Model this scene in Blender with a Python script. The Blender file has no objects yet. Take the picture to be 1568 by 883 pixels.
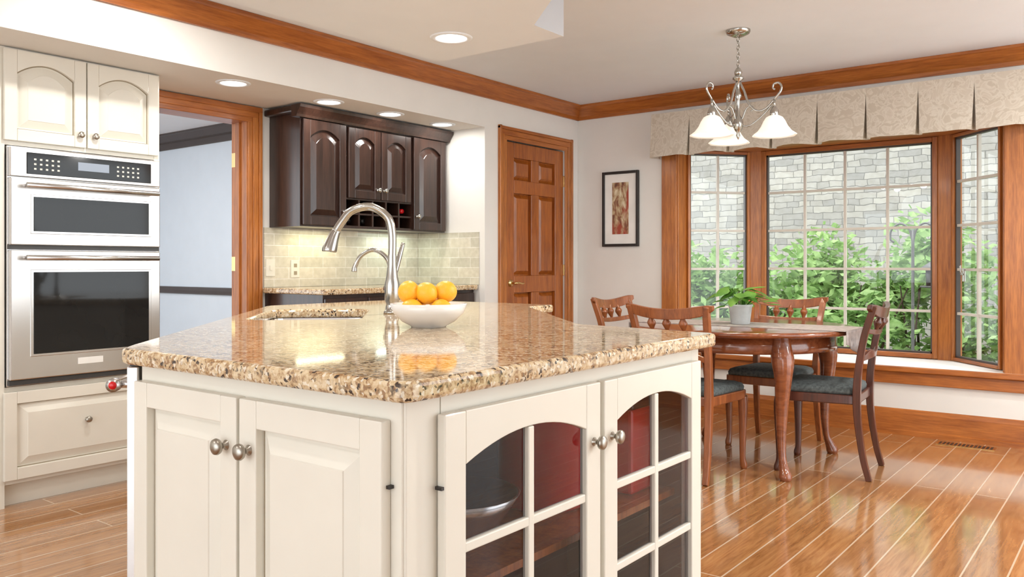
import bpy, bmesh, math, random
from math import pi, sin, cos, radians, atan2, sqrt
from mathutils import Vector, Matrix
random.seed(7)
S = bpy.context.scene
COL = S.collection
TH = radians(37.6)
H = 1.115

# ------------------------------------------------------------------ materials
class NT:
    def __init__(s, name):
        s.m = bpy.data.materials.new(name); s.m.use_nodes = True
        s.t = s.m.node_tree; s.b = s.t.nodes['Principled BSDF']; s.o = s.t.nodes['Material Output']
    def n(s, typ, **kw):
        nd = s.t.nodes.new(typ)
        for k, v in kw.items(): setattr(nd, k, v)
        return nd
    def l(s, a, b): s.t.links.new(a, b)
    def coord(s, scale=(1,1,1), kind='Object', rot=(0,0,0)):
        tc = s.n('ShaderNodeTexCoord'); mp = s.n('ShaderNodeMapping')
        mp.inputs['Scale'].default_value = scale; mp.inputs['Rotation'].default_value = rot
        s.l(tc.outputs[kind], mp.inputs['Vector']); return mp.outputs['Vector']
    def ramp(s, src, stops):
        r = s.n('ShaderNodeValToRGB'); e = r.color_ramp.elements
        while len(e) < len(stops): e.new(0.5)
        for el, (p, c) in zip(e, stops):
            el.position = p; el.color = (*c, 1)
        s.l(src, r.inputs['Fac']); return r.outputs['Color']
    def mix(s, fac, a, b, mode='MIX'):
        m = s.n('ShaderNodeMix', data_type='RGBA', blend_type=mode)
        def put(sock, v):
            if hasattr(v, 'is_linked'): s.l(v, sock)
            elif isinstance(v, (int, float)): sock.default_value = v
            else: sock.default_value = (*v, 1)
        put(m.inputs[0], fac); put(m.inputs[6], a); put(m.inputs[7], b)
        return m.outputs[2]
    def bump(s, src, strength=.2, dist=.01):
        b = s.n('ShaderNodeBump'); b.inputs['Strength'].default_value = strength
        b.inputs['Distance'].default_value = dist
        s.l(src, b.inputs['Height']); s.l(b.outputs['Normal'], s.b.inputs['Normal'])
    def noise(s, vec, scale, detail=3, rough=.5, dist=0, out='Fac'):
        n = s.n('ShaderNodeTexNoise'); n.inputs['Scale'].default_value = scale
        n.inputs['Detail'].default_value = detail; n.inputs['Roughness'].default_value = rough
        n.inputs['Distortion'].default_value = dist
        s.l(vec, n.inputs['Vector']); return n.outputs[out]

def plain(name, col, rough=.5, metal=0, var=.06, scale=6, coat=0, spec=.5, bump=0):
    k = NT(name)
    v = k.coord()
    f = k.noise(v, scale)
    a = tuple(max(0, c*(1-var)) for c in col); b = tuple(min(1, c*(1+var)) for c in col)
    k.l(k.ramp(f, [(.3, a), (.7, b)]), k.b.inputs['Base Color'])
    k.b.inputs['Roughness'].default_value = rough
    k.b.inputs['Metallic'].default_value = metal
    k.b.inputs['Coat Weight'].default_value = coat
    k.b.inputs['Specular IOR Level'].default_value = spec
    if bump: k.bump(k.noise(v, scale*12, 5), bump, .003)
    return k.m

def wood(name, dark, light, axis='z', rough=.35, coat=.2, sc=1.0):
    k = NT(name)
    s = {'x': (.08, 1, 1), 'y': (1, .08, 1), 'z': (1, 1, .08)}[axis]
    v = k.coord(tuple(q*sc for q in s))
    n1 = k.noise(v, 28, 5, .6, .6)
    n2 = k.noise(v, 120, 3, .6)
    c = k.ramp(n1, [(.3, dark), (.68, light)])
    c2 = k.mix(.22, c, k.ramp(n2, [(.4, tuple(d*.5 for d in dark)), (.6, light)]))
    k.l(c2, k.b.inputs['Base Color'])
    k.b.inputs['Roughness'].default_value = rough
    k.b.inputs['Coat Weight'].default_value = coat
    k.b.inputs['Coat Roughness'].default_value = .15
    k.bump(n2, .08, .002)
    return k.m

M = {}
M['wall'] = plain('wall_paint', (.775, .755, .715), .7, var=.015, bump=.05)
M['wallblue'] = plain('next_room_paint', (.68, .76, .84), .7, var=.015)
M['ceil'] = plain('ceiling_paint', (.82, .87, .92), .8, var=.01)
M['dropshade'] = plain('ceiling_drop_side_shade', (.50, .51, .53), .8, var=.01)  # shade of the drop's side faces, put into their colour
M['cream'] = plain('cream_cabinet_paint', (.78, .745, .655), .35, var=.02, coat=.15)
M['creamdk'] = plain('cream_glaze', (.33, .27, .18), .5, var=.05)
M['oak_x'] = wood('oak_trim_x', (.27, .07, .012), (.50, .165, .032), 'x')
M['oak_y'] = wood('oak_trim_y', (.27, .07, .012), (.50, .165, .032), 'y')
M['oak_z'] = wood('oak_trim_z', (.27, .075, .012), (.54, .19, .038), 'z')
M['door'] = wood('door_wood', (.22, .05, .007), (.46, .135, .018), 'z', .3, .3)
M['dark'] = wood('espresso_wood', (.014, .006, .004), (.048, .021, .014), 'z', .28, .25)
M['darktrim'] = plain('dark_rail', (.07, .055, .05), .4)
M['chair'] = wood('chair_cherry', (.17, .043, .012), (.36, .11, .03), 'z', .28, .4)
M['chair_dk'] = wood('chair_dark_cherry', (.045, .012, .007), (.12, .03, .014), 'z', .28, .4)
M['table'] = wood('table_cherry', (.15, .036, .012), (.30, .09, .032), 'y', .12, .7, .6)
M['seat'] = plain('seat_fabric', (.085, .10, .10), .85, var=.4, scale=70, bump=.2)
M['steel'] = plain('brushed_steel', (.64, .625, .61), .27, 1, var=.04)
M['steeldk'] = plain('steel_gap', (.05, .05, .05), .5)
M['nickel'] = plain('nickel', (.48, .47, .44), .18, 1, var=.03)
M['pewter'] = plain('pewter', (.42, .39, .34), .33, 1, var=.1)
M['brass'] = plain('brass', (.75, .55, .25), .2, 1, var=.05)
M['black'] = plain('black_glass', (.010, .010, .010), .06, 0, var=.1, spec=.35)
M['blackm'] = plain('black_paint', (.02, .016, .014), .4)
M['white'] = plain('white_ceramic', (.83, .82, .80), .15, var=.01, coat=.4)
M['pot'] = plain('pot_ceramic', (.55, .57, .58), .4, var=.08, scale=30)
M['red'] = plain('red_enamel', (.65, .008, .012), .2, var=.1)
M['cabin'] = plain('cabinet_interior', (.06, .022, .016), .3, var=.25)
M['orange'] = plain('orange_peel', (.93, .45, .025), .4, var=.06, scale=20, bump=.25)
M['runner'] = plain('table_runner_cloth', (.42, .37, .35), .85, var=.22, scale=35, bump=.2)
M['soil'] = plain('soil', (.04, .025, .015), .9)
M['grass'] = plain('garden_ground', (.16, .20, .08), .9, var=.4)
M['fence'] = wood('weathered_fence', (.22, .21, .20), (.40, .39, .38), 'z', .9, 0)
M['iron'] = plain('black_iron', (.08, .08, .08), .5)
M['plate'] = plain('outlet_plate', (.75, .72, .62), .4)
M['muntin'] = plain('window_muntin', (.66, .62, .55), .5)
M['mat'] = plain('picture_mat', (.85, .84, .80), .8)

def leafmat(name, a, b):
    k = NT(name); v = k.coord()
    c = k.ramp(k.noise(v, 9, 3), [(.3, a), (.7, b)])
    k.l(c, k.b.inputs['Base Color']); k.b.inputs['Roughness'].default_value = .5
    tr = k.n('ShaderNodeBsdfTranslucent'); k.l(c, tr.inputs['Color'])
    mx = k.n('ShaderNodeMixShader'); mx.inputs[0].default_value = .45
    k.l(k.b.outputs[0], mx.inputs[1]); k.l(tr.outputs[0], mx.inputs[2]); k.l(mx.outputs[0], k.o.inputs[0])
    return k.m
M['leaf'] = leafmat('shrub_leaf', (.12, .25, .06), (.42, .60, .24))
M['leafdk'] = leafmat('evergreen_leaf', (.09, .19, .05), (.27, .42, .14))
M['leafpl'] = leafmat('houseplant_leaf', (.07, .24, .03), (.24, .48, .08))

def floor_mat():
    k = NT('oak_plank_floor'); v = k.coord()
    br = k.n('ShaderNodeTexBrick', offset=.37, offset_frequency=2)
    br.inputs['Scale'].default_value = 1
    br.inputs['Color1'].default_value = (.0, .0, .0, 1); br.inputs['Color2'].default_value = (1, 1, 1, 1)
    br.inputs['Mortar'].default_value = (.5, .5, .5, 1)
    br.inputs['Mortar Size'].default_value = .0034; br.inputs['Mortar Smooth'].default_value = .2
    br.inputs['Brick Width'].default_value = 2.8; br.inputs['Row Height'].default_value = .135
    k.l(v, br.inputs['Vector'])
    vs = k.coord((.10, 1, 1))
    addv = k.n('ShaderNodeVectorMath', operation='ADD'); sc = k.n('ShaderNodeVectorMath', operation='SCALE')
    sc.inputs[3].default_value = 3.0
    k.l(br.outputs['Color'], sc.inputs[0]); k.l(vs, addv.inputs[0]); k.l(sc.outputs[0], addv.inputs[1])
    g = k.noise(addv.outputs[0], 20, 5, .6, 1.8)
    g2 = k.noise(addv.outputs[0], 90, 3, .6)
    c = k.ramp(g, [(.28, (.27, .105, .032)), (.5, (.42, .19, .068)), (.75, (.54, .285, .115))])
    c = k.mix(.16, c, k.ramp(g2, [(.4, (.18, .065, .02)), (.6, (.55, .29, .12))]))
    tone = k.ramp(br.outputs['Color'], [(0, (.78, .75, .72)), (1, (1.0, 1.0, 1.0))])
    c = k.mix(1.0, c, tone, 'MULTIPLY')
    c = k.mix(br.outputs['Fac'], c, (.60, .46, .33))  # seams painted pale for the light reflected off their bevels
    k.l(c, k.b.inputs['Base Color'])
    k.b.inputs['Roughness'].default_value = .15
    k.b.inputs['Coat Weight'].default_value = .7; k.b.inputs['Coat Roughness'].default_value = .07
    inv = k.n('ShaderNodeMath', operation='SUBTRACT'); inv.inputs[0].default_value = 1
    k.l(br.outputs['Fac'], inv.inputs[1])
    ad = k.n('ShaderNodeMath', operation='MULTIPLY_ADD'); k.l(g, ad.inputs[0]); ad.inputs[1].default_value = .3
    k.l(inv.outputs[0], ad.inputs[2])
    k.bump(ad.outputs[0], .2, .003)
    return k.m
M['floor'] = floor_mat()

def granite_mat():
    k = NT('granite'); v = k.coord()
    n0 = k.noise(v, 7, 4, .6)
    n1 = k.noise(v, 52, 5, .7, .3)
    base = k.ramp(n1, [(.34, (.13, .06, .025)), (.41, (.34, .19, .085)), (.47, (.55, .39, .215)), (.56, (.68, .54, .35)), (.70, (.78, .68, .50))])
    base = k.mix(.22, base, k.ramp(n0, [(.35, (.50, .31, .14)), (.65, (.72, .60, .41))]))
    ds = k.n('ShaderNodeVectorMath', operation='SCALE'); ds.inputs[3].default_value = .014
    k.l(k.noise(v, 60, 3, out='Color'), ds.inputs[0])
    av = k.n('ShaderNodeVectorMath', operation='ADD'); k.l(v, av.inputs[0]); k.l(ds.outputs[0], av.inputs[1])
    vo = k.n('ShaderNodeTexVoronoi'); vo.inputs['Scale'].default_value = 150; k.l(av.outputs[0], vo.inputs['Vector'])
    sx = k.n('ShaderNodeSeparateColor'); k.l(vo.outputs['Color'], sx.inputs[0])
    cl = k.ramp(k.noise(v, 30, 2), [(.42, (0, 0, 0)), (.56, (1, 1, 1))])
    blk = k.mix(1, k.ramp(sx.outputs[0], [(.78, (0, 0, 0)), (.82, (1, 1, 1))]), cl, 'MULTIPLY')
    base = k.mix(blk, base, (.055, .035, .025))
    base = k.mix(k.ramp(sx.outputs[1], [(.86, (0, 0, 0)), (.91, (.9, .9, .9))]), base, (.30, .17, .085))
    base = k.mix(k.ramp(sx.outputs[2], [(.86, (0, 0, 0)), (.9, (.8, .8, .8))]), base, (.80, .73, .60))
    k.l(base, k.b.inputs['Base Color'])
    k.b.inputs['Roughness'].default_value = .06
    k.b.inputs['Specular IOR Level'].default_value = .5
    return k.m
M['granite'] = granite_mat()

def brickmat(name, c1, c2, mort, w, h, ms, rough, dist=0, bump=.3, bd=.005, nscale=30):
    k = NT(name); v = k.coord()
    sp = k.n('ShaderNodeSeparateXYZ'); k.l(v, sp.inputs[0])
    ad = k.n('ShaderNodeMath', operation='ADD'); k.l(sp.outputs[0], ad.inputs[0]); k.l(sp.outputs[1], ad.inputs[1])
    cb = k.n('ShaderNodeCombineXYZ'); k.l(ad.outputs[0], cb.inputs[0]); k.l(sp.outputs[2], cb.inputs[1])
    vec = cb.outputs[0]
    if dist:
        sc = k.n('ShaderNodeVectorMath', operation='SCALE'); sc.inputs[3].default_value = dist
        k.l(k.noise(v, 6, 2, out='Color'), sc.inputs[0])
        a2 = k.n('ShaderNodeVectorMath', operation='ADD'); k.l(vec, a2.inputs[0]); k.l(sc.outputs[0], a2.inputs[1]); vec = a2.outputs[0]
    br = k.n('ShaderNodeTexBrick', offset=.43, squash=.6 if dist else 1, squash_frequency=3 if dist else 2)
    br.inputs['Scale'].default_value = 1
    br.inputs['Color1'].default_value = (*c1, 1); br.inputs['Color2'].default_value = (*c2, 1); br.inputs['Mortar'].default_value = (*mort, 1)
    br.inputs['Mortar Size'].default_value = ms; br.inputs['Mortar Smooth'].default_value = .3
    br.inputs['Brick Width'].default_value = w; br.inputs['Row Height'].default_value = h
    k.l(vec, br.inputs['Vector'])
    n = k.noise(v, nscale, 4)
    c = k.mix(1, br.outputs['Color'], k.ramp(n, [(.3, (.84, .83, .80)), (.7, (1, 1, 1))]), 'MULTIPLY')
    k.l(c, k.b.inputs['Base Color']); k.b.inputs['Roughness'].default_value = rough
    inv = k.n('ShaderNodeMath', operation='SUBTRACT'); inv.inputs[0].default_value = 1; k.l(br.outputs['Fac'], inv.inputs[1])
    k.bump(inv.outputs[0], bump, bd)
    return k.m
M['tile'] = brickmat('backsplash_tile', (.72, .67, .55), (.58, .55, .45), (.80, .77, .70), .20, .073, .003, .18)
M['stone'] = brickmat('ledge_stone', (.37, .355, .32), (.25, .243, .23), (.17, .165, .155), .25, .078, .005, .9, dist=.06, bump=.6, bd=.02, nscale=12)

def valance_mat():
    k = NT('valance_fabric'); v = k.coord()
    n = k.noise(v, 11, 3, .5, 2.5)
    c = k.ramp(n, [(.42, (.53, .46, .37)), (.5, (.64, .58, .49)), (.6, (.57, .50, .41))])
    k.l(c, k.b.inputs['Base Color']); k.b.inputs['Roughness'].default_value = .8
    k.bump(k.noise(v, 300, 2), .1, .001)
    return k.m
M['valance'] = valance_mat()

def glassmat(name, base=.04, tint=(1, 1, 1)):
    k = NT(name)
    t = k.n('ShaderNodeBsdfTransparent'); t.inputs[0].default_value = (*tint, 1)
    g = k.n('ShaderNodeBsdfGlossy'); g.inputs['Roughness'].default_value = 0
    lw = k.n('ShaderNodeLayerWeight'); lw.inputs['Blend'].default_value = .5
    pw = k.n('ShaderNodeMath', operation='POWER'); pw.inputs[1].default_value = 4; k.l(lw.outputs['Facing'], pw.inputs[0])
    ad = k.n('ShaderNodeMath', operation='MULTIPLY_ADD', use_clamp=True); ad.inputs[1].default_value = .9; ad.inputs[2].default_value = base
    k.l(pw.outputs[0], ad.inputs[0])
    mx = k.n('ShaderNodeMixShader')
    k.l(ad.outputs[0], mx.inputs[0]); k.l(t.outputs[0], mx.inputs[1]); k.l(g.outputs[0], mx.inputs[2]); k.l(mx.outputs[0], k.o.inputs[0])
    return k.m
M['glass'] = glassmat('window_glass', .05)
M['cabglass'] = glassmat('cabinet_glass', .022, (.7, .7, .72))

def emis(name, col, st, base=(.8, .8, .8)):
    k = NT(name)
    k.b.inputs['Base Color'].default_value = (*base, 1)
    k.b.inputs['Emission Color'].default_value = (*col, 1); k.b.inputs['Emission Strength'].default_value = st
    return k.m
M['bulb'] = emis('can_light_lens', (1, .96, .9), 6)
M['shade'] = emis('alabaster_shade', (1, .92, .78), .5, (.9, .86, .78))
M['lcd'] = emis('oven_display', (.75, .85, 1), .5, (.05, .05, .05))

def artmat():
    k = NT('painting_art'); v = k.coord((1, 1, .45))
    n = k.noise(v, 26, 5, .6, .5)
    n2 = k.noise(v, 9, 3)
    c = k.ramp(n, [(.32, (.06, .04, .03)), (.45, (.26, .10, .05)), (.55, (.50, .38, .22)), (.7, (.75, .68, .5))])
    c = k.mix(k.ramp(n2, [(.55, (0, 0, 0)), (.62, (1, 1, 1))]), c, (.35, .06, .03))
    k.l(c, k.b.inputs['Base Color']); return k.m
M['art'] = artmat()

# ------------------------------------------------------------------ geometry helpers
def group(name, loc=(0, 0, 0), rz=0, parent=None):
    e = bpy.data.objects.new(name, None); e.empty_display_size = .1
    e.location = loc; e.rotation_euler = (0, 0, rz)
    COL.objects.link(e)
    if parent: e.parent = parent
    return e

def mesh(name, verts, faces, mat, parent=None, smooth=False, bevel=0, seg=2, loc=None, rot=None, solid=0, sub=0):
    me = bpy.data.meshes.new(name); me.from_pydata([tuple(v) for v in verts], [], faces)
    bm = bmesh.new(); bm.from_mesh(me); bmesh.ops.recalc_face_normals(bm, faces=bm.faces); bm.to_mesh(me); bm.free()
    ob = bpy.data.objects.new(name, me); COL.objects.link(ob)
    if mat is not None: me.materials.append(M[mat] if isinstance(mat, str) else mat)
    if smooth:
        for p in me.polygons: p.use_smooth = True
    if solid:
        m = ob.modifiers.new('s', 'SOLIDIFY'); m.thickness = solid; m.offset = 0
    if bevel:
        m = ob.modifiers.new('b', 'BEVEL'); m.width = bevel; m.segments = seg; m.limit_method = 'ANGLE'; m.angle_limit = radians(40)
    if sub:
        m = ob.modifiers.new('u', 'SUBSURF'); m.levels = sub; m.render_levels = sub
    if loc: ob.location = loc
    if rot: ob.rotation_euler = rot
    if parent: ob.parent = parent
    return ob

def box(name, a, b, mat, parent=None, bevel=0, **k):
    x0, y0, z0 = [min(a[i], b[i]) for i in range(3)]; x1, y1, z1 = [max(a[i], b[i]) for i in range(3)]
    v = [(x0,y0,z0),(x1,y0,z0),(x1,y1,z0),(x0,y1,z0),(x0,y0,z1),(x1,y0,z1),(x1,y1,z1),(x0,y1,z1)]
    f = [(0,3,2,1),(4,5,6,7),(0,1,5,4),(1,2,6,5),(2,3,7,6),(3,0,4,7)]
    return mesh(name, v, f, mat, parent, bevel=bevel, **k)

def pane(name, x0, x1, z0, z1, y, mat, parent):
    return mesh(name, [(x0, y, z0), (x1, y, z0), (x1, y, z1), (x0, y, z1)], [(0, 1, 2, 3)], mat, parent)

def prism(name, pts, z0, z1, mat, parent=None, **k):
    n = len(pts)
    v = [(x, y, z0) for x, y in pts] + [(x, y, z1) for x, y in pts]
    f = [tuple(range(n))[::-1], tuple(range(n, 2*n))] + [(i, (i+1) % n, n+(i+1) % n, n+i) for i in range(n)]
    return mesh(name, v, f, mat, parent, **k)

def prism_xz(name, pts, y0, y1, mat, parent=None, **k):
    n = len(pts)
    v = [(x, y0, z) for x, z in pts] + [(x, y1, z) for x, z in pts]
    f = [tuple(range(n)), tuple(range(n, 2*n))[::-1]] + [(i, (i+1) % n, n+(i+1) % n, n+i) for i in range(n)]
    return mesh(name, v, f, mat, parent, **k)

def prism_ax(name, prof, a, b, axis, mat, parent=None, **k):
    n = len(prof)
    if axis == 'x': v = [(a, u, z) for u, z in prof] + [(b, u, z) for u, z in prof]
    else: v = [(u, a, z) for u, z in prof] + [(u, b, z) for u, z in prof]
    f = [tuple(range(n)), tuple(range(n, 2*n))[::-1]] + [(i, (i+1) % n, n+(i+1) % n, n+i) for i in range(n)]
    return mesh(name, v, f, mat, parent, **k)

def roundpoly(pts, r, seg=5):
    out = []; n = len(pts)
    for i in range(n):
        p = Vector(pts[i]); a = Vector(pts[i-1]); b = Vector(pts[(i+1) % n])
        da = (a-p).normalized(); db = (b-p).normalized()
        rr = min(r, (a-p).length*.4, (b-p).length*.4)
        p0 = p+da*rr; p1 = p+db*rr
        for j in range(seg+1):
            t = j/seg
            q = p0*(1-t)**2+p*2*t*(1-t)+p1*t*t
            out.append((q.x, q.y))
    return out

def lathe(name, prof, mat, parent=None, loc=(0,0,0), rot=None, seg=28, smooth=True):
    v = []; f = []; n = len(prof)
    for i in range(seg):
        a = 2*pi*i/seg
        for r, z in prof: v.append((r*cos(a), r*sin(a), z))
    for i in range(seg):
        j = (i+1) % seg
        for q in range(n-1): f.append((i*n+q, j*n+q, j*n+q+1, i*n+q+1))
    ob = mesh(name, v, f, mat, parent, smooth=smooth, loc=loc, rot=rot)
    bm = bmesh.new(); bm.from_mesh(ob.data); bmesh.ops.remove_doubles(bm, verts=bm.verts, dist=1e-5)
    bmesh.ops.recalc_face_normals(bm, faces=bm.faces)
    bm.to_mesh(ob.data); bm.free()
    for p in ob.data.polygons: p.use_smooth = smooth
    return ob

def catmull(P, sub=6):
    P = [Vector(p) for p in P]
    if len(P) < 3: return P
    out = []
    Q = [P[0]*2-P[1]] + P + [P[-1]*2-P[-2]]
    for i in range(1, len(Q)-2):
        p0, p1, p2, p3 = Q[i-1], Q[i], Q[i+1], Q[i+2]
        for j in range(sub):
            t = j/sub
            out.append(.5*((2*p1)+(-p0+p2)*t+(2*p0-5*p1+4*p2-p3)*t*t+(-p0+3*p1-3*p2+p3)*t**3))
    out.append(P[-1]); return out

def tube(name, pts, rad, mat, parent=None, seg=12, sub=6, square=False, **k):
    n0 = len(pts)
    if isinstance(rad, (int, float)): rad = [rad]*n0
    R4 = catmull([(r, 0, 0) for r in rad], sub) if n0 > 2 else [Vector((r, 0, 0)) for r in rad]
    P = catmull(pts, sub)
    v = []; f = []
    t0 = (P[1]-P[0]).normalized()
    up = Vector((0, 1, 0)) if abs(t0.y) < .9 else Vector((1, 0, 0))
    nrm = (up-t0*up.dot(t0)).normalized()
    if square: seg = 4
    for i, p in enumerate(P):
        t = (P[min(i+1, len(P)-1)]-P[max(i-1, 0)]).normalized()
        nrm = (nrm-t*nrm.dot(t)).normalized(); bi = t.cross(nrm)
        r = R4[i].x*(1.3 if square else 1)
        for s in range(seg):
            a = 2*pi*s/seg+(pi/4 if square else 0)
            v.append(p+(nrm*cos(a)+bi*sin(a))*r)
    for i in range(len(P)-1):
        for s in range(seg):
            f.append((i*seg+s, i*seg+(s+1) % seg, (i+1)*seg+(s+1) % seg, (i+1)*seg+s))
    f.append(tuple(range(seg))[::-1]); f.append(tuple(range((len(P)-1)*seg, len(P)*seg)))
    if square: return mesh(name, v, f, mat, parent, bevel=.004, **k)
    return mesh(name, v, f, mat, parent, smooth=True, **k)

def cyl(name, p0, p1, r, mat, parent=None, seg=20, **k):
    return tube(name, [p0, p1], r, mat, parent, seg=seg, **k)

def sphere(name, c, r, mat, parent=None, sz=1, seg=24):
    prof = [(max(r*sin(pi*i/12), 0), -r*sz*cos(pi*i/12)) for i in range(13)]
    return lathe(name, prof, mat, parent, loc=c, seg=seg)

def archpts(x0, x1, z0, z1, rise, n=14):
    pts = [(x0, z0), (x1, z0)]
    if rise <= 0: return pts+[(x1, z1), (x0, z1)]
    for i in range(n+1):
        t = i/n; x = x1+(x0-x1)*t
        pts.append((x, z1-rise*(2*t-1)**2))
    return pts

def raised(name, x0, x1, z0, z1, yb, yf, inset, mat, parent, rise=0, flat=0):
    rings = [(0, yb)]
    if flat: rings.append((flat, yb-.0005))
    rings.append((inset, yf+(yb-yf)*.12)); rings.append((inset+.002, yf))
    v = []; f = []; n = None
    for k, (ins, y) in enumerate(rings):
        a = archpts(x0+ins, x1-ins, z0+ins, z1-ins, rise*(1-.1*min(1, ins/inset)))
        n = len(a); v += [(x, y, z) for x, z in a]
    for k in range(len(rings)-1):
        f += [(k*n+i, k*n+(i+1) % n, (k+1)*n+(i+1) % n, (k+1)*n+i) for i in range(n)]
    f.append(tuple(range((len(rings)-1)*n, len(rings)*n)))
    return mesh(name, v, f, mat, parent, bevel=0)

def cabdoor(name, x0, z0, w, h, mat, parent, y=0, t=.02, st=.055, rise=0, glaze=None, glass=False, cols=2, rows=4):
    x1 = x0+w; z1 = z0+h; bv = .003
    box(name+'_stile_l', (x0, y, z0), (x0+st, y+t, z1), mat, parent, bevel=bv)
    box(name+'_stile_r', (x1-st, y, z0), (x1, y+t, z1), mat, parent, bevel=bv)
    box(name+'_rail_b', (x0+st, y+.0005, z0), (x1-st, y+t, z0+st), mat, parent, bevel=bv)
    zt = z1-st
    pts = [(x0+st, z1), (x0+st, zt-rise)]
    n = 16
    for i in range(1, n):
        tt = i/n; pts.append((x0+st+(w-2*st)*tt, zt-rise*(2*tt-1)**2))
    pts += [(x1-st, zt-rise), (x1-st, z1)]
    prism_xz(name+'_rail_t', pts, y+.0005, y+t, mat, parent, bevel=bv*.7)
    if not glass:
        box(name+'_back', (x0+.01, y+t*.86, z0+.01), (x1-.01, y+t, z1-.01), glaze or mat, parent)
        g = .0042
        raised(name+'_panel', x0+st+g, x1-st-g, z0+st+g, zt-g, y+t*.84, y+t*.04, min(.040, w*.12), mat, parent, rise, flat=.006)
    else:
        iw = w-2*st; ih = h-2*st
        for c in range(1, cols):
            xc = x0+st+iw*c/cols
            box(name+'_muntin_v%d' % c, (xc-.010, y+.002, z0+st), (xc+.010, y+t-.001, zt-.002), mat, parent, bevel=.003)
        for r in range(1, rows):
            zc = z0+st+ih*r/rows
            box(name+'_muntin_h%d' % r, (x0+st, y+.003, zc-.010), (x1-st, y+t-.002, zc+.010), mat, parent, bevel=.003)
        pane(name+'_glass', x0+st*.8, x1-st*.8, z0+st*.8, z1-st*.6, y+t*.6, 'cabglass', parent)

def knob(name, x, y, z, mat, parent, s=1):
    prof = [(0, .030), (.008, .0295), (.0145, .026), (.016, .021), (.0145, .017), (.008, .013), (.0055, .009), (.006, .004), (.010, .001), (.010, 0)]
    return lathe(name, [(r*s, q*s) for r, q in prof], mat, parent, loc=(x, y, z), rot=(pi/2, 0, 0), seg=20)

def area(name, loc, size, energy, col=(1, .95, .88), rot=(0, 0, 0), shape='DISK', sy=None, parent=None):
    l = bpy.data.lights.new(name, 'AREA'); l.shape = shape; l.size = size; l.energy = energy; l.color = col
    if sy: l.size_y = sy
    o = bpy.data.objects.new(name, l); o.location = loc; o.rotation_euler = rot; COL.objects.link(o)
    if parent: o.parent = parent
    return o

# ------------------------------------------------------------------ room shell
YW = 3.83; YN = 4.50; XW = 5.88; ZC = 2.44; ZS = 2.115; XE = 4.65; XL = -4.5
box('floor', (XL, -2.6, -.05), (XW+.1, 4.66, 0), 'floor')
box('ceiling', (XL, -2.6, ZC), (XW+.15, YN+.16, ZC+.12), 'ceil')
box('ceiling_soffit', (XL, YW, ZS), (XE, YN, ZC-.001), 'wall')
box('wall_behind', (XL, -2.6, 0), (2.0, -2.5, ZC-.001), 'wall')
DX0, DX1 = 2.40, 3.108
w = group('wall_left')
box('seg_a', (XL, YN, 0), (DX0-.017, YN+.15, ZC), 'wall', w)
box('seg_b', (DX1+.017, YN, 0), (XE+.3, YN+.15, ZC), 'wall', w)
box('seg_head', (DX0-.017, YN, 2.029), (DX1+.017, YN+.15, ZC), 'wall', w)
w = group('wall_pantry')
PD0, PD1 = 4.90, 5.68
box('seg_l', (XE, YW, 0), (PD0-.005, YN, ZC-.001), 'wall', w)
box('seg_r', (PD1+.005, YW, 0), (XW+.1, YN, ZC-.001), 'wall', w)
box('seg_t', (PD0-.005, YW, 2.062), (PD1+.005, YN, ZC-.001), 'wall', w)
box('seg_back', (PD0-.005, YW+.12, 0), (PD1+.005, YN, 2.062), 'wall', w)
B0, B1 = .70, 2.92
w = group('wall_right')
box('seg_far', (XW, B1, 0), (XW+.14, YW, ZC-.001), 'wall', w)
box('seg_near', (XW, -2.6, 0), (XW+.14, B0, ZC-.001), 'wall', w)
box('seg_under', (XW, B0, 0), (XW+.14, B1, .39), 'wall', w)
box('seg_over', (XW, B0, 2.04), (XW+.14, B1, ZC-.001), 'wall', w)

def crownprof(u, sgn, z=ZC, hh=.115, p=.085):
    return [(u, z-.001), (u-sgn*p, z-.001), (u-sgn*p, z-.018), (u-sgn*(p-.012), z-.024), (u-sgn*(p-.03), z-.045),
            (u-sgn*(p-.055), z-.075), (u-sgn*.018, z-.088), (u-sgn*.018, z-hh), (u, z-hh)]
prism_ax('trim_1', crownprof(YW, 1), XL, XW-.0, 'x', 'oak_x')
prism_ax('trim_2', crownprof(XW, 1), -2.5, YW, 'y', 'oak_y')
bp = lambda u: [(u, 0), (u-.022, 0), (u-.022, .03), (u-.014, .034), (u-.014, .14), (u-.006, .165), (u, .17)]
prism_ax('baseboard_right', bp(XW), -2.5, YW, 'y', 'oak_y')
b = group('baseboard_back')
prism_ax('bb1', bp(YW), XE+.0, PD0-.11, 'x', 'oak_x', b)
b = group('trim_3')
box('jamb_r', (DX1, YN-.005, 0), (DX1+.0165, YN+.155, 2.028), 'oak_z', b)
box('jamb_l', (DX0-.0165, YN-.005, 0), (DX0, YN+.155, 2.028), 'oak_z', b)
box('jamb_t', (DX0, YN-.005, 2.012), (DX1, YN+.155, 2.028), 'oak_x', b)
box('stop_r', (DX1-.012, YN+.06, 0), (DX1, YN+.10, 2.012), 'oak_z', b)
for i, (a, c, d) in enumerate([(.0, .035, .012), (.035, .075, .018), (.075, .1, .026)]):
    box('cas_r%d' % i, (DX1+.005+a, YN-d, 0), (DX1+.005+c, YN, 2.022+c-.012), 'oak_z', b, bevel=.004)
    box('cas_l%d' % i, (DX0-.005-a, YN-d, 0), (DX0-.005-c, YN, 2.022+c-.012), 'oak_z', b, bevel=.004)
    box('cas_t%d' % i, (DX0-.005-c, YN-d-.001, 2.012+a*.85), (DX1+.005+c, YN, 2.012+c*.98), 'oak_x', b, bevel=.004)
for z in (1.78, 1.12):
    box('hinge', (DX1-.004, YN+.10, z-.045), (DX1, YN+.15, z+.045), 'brass', b)

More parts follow.
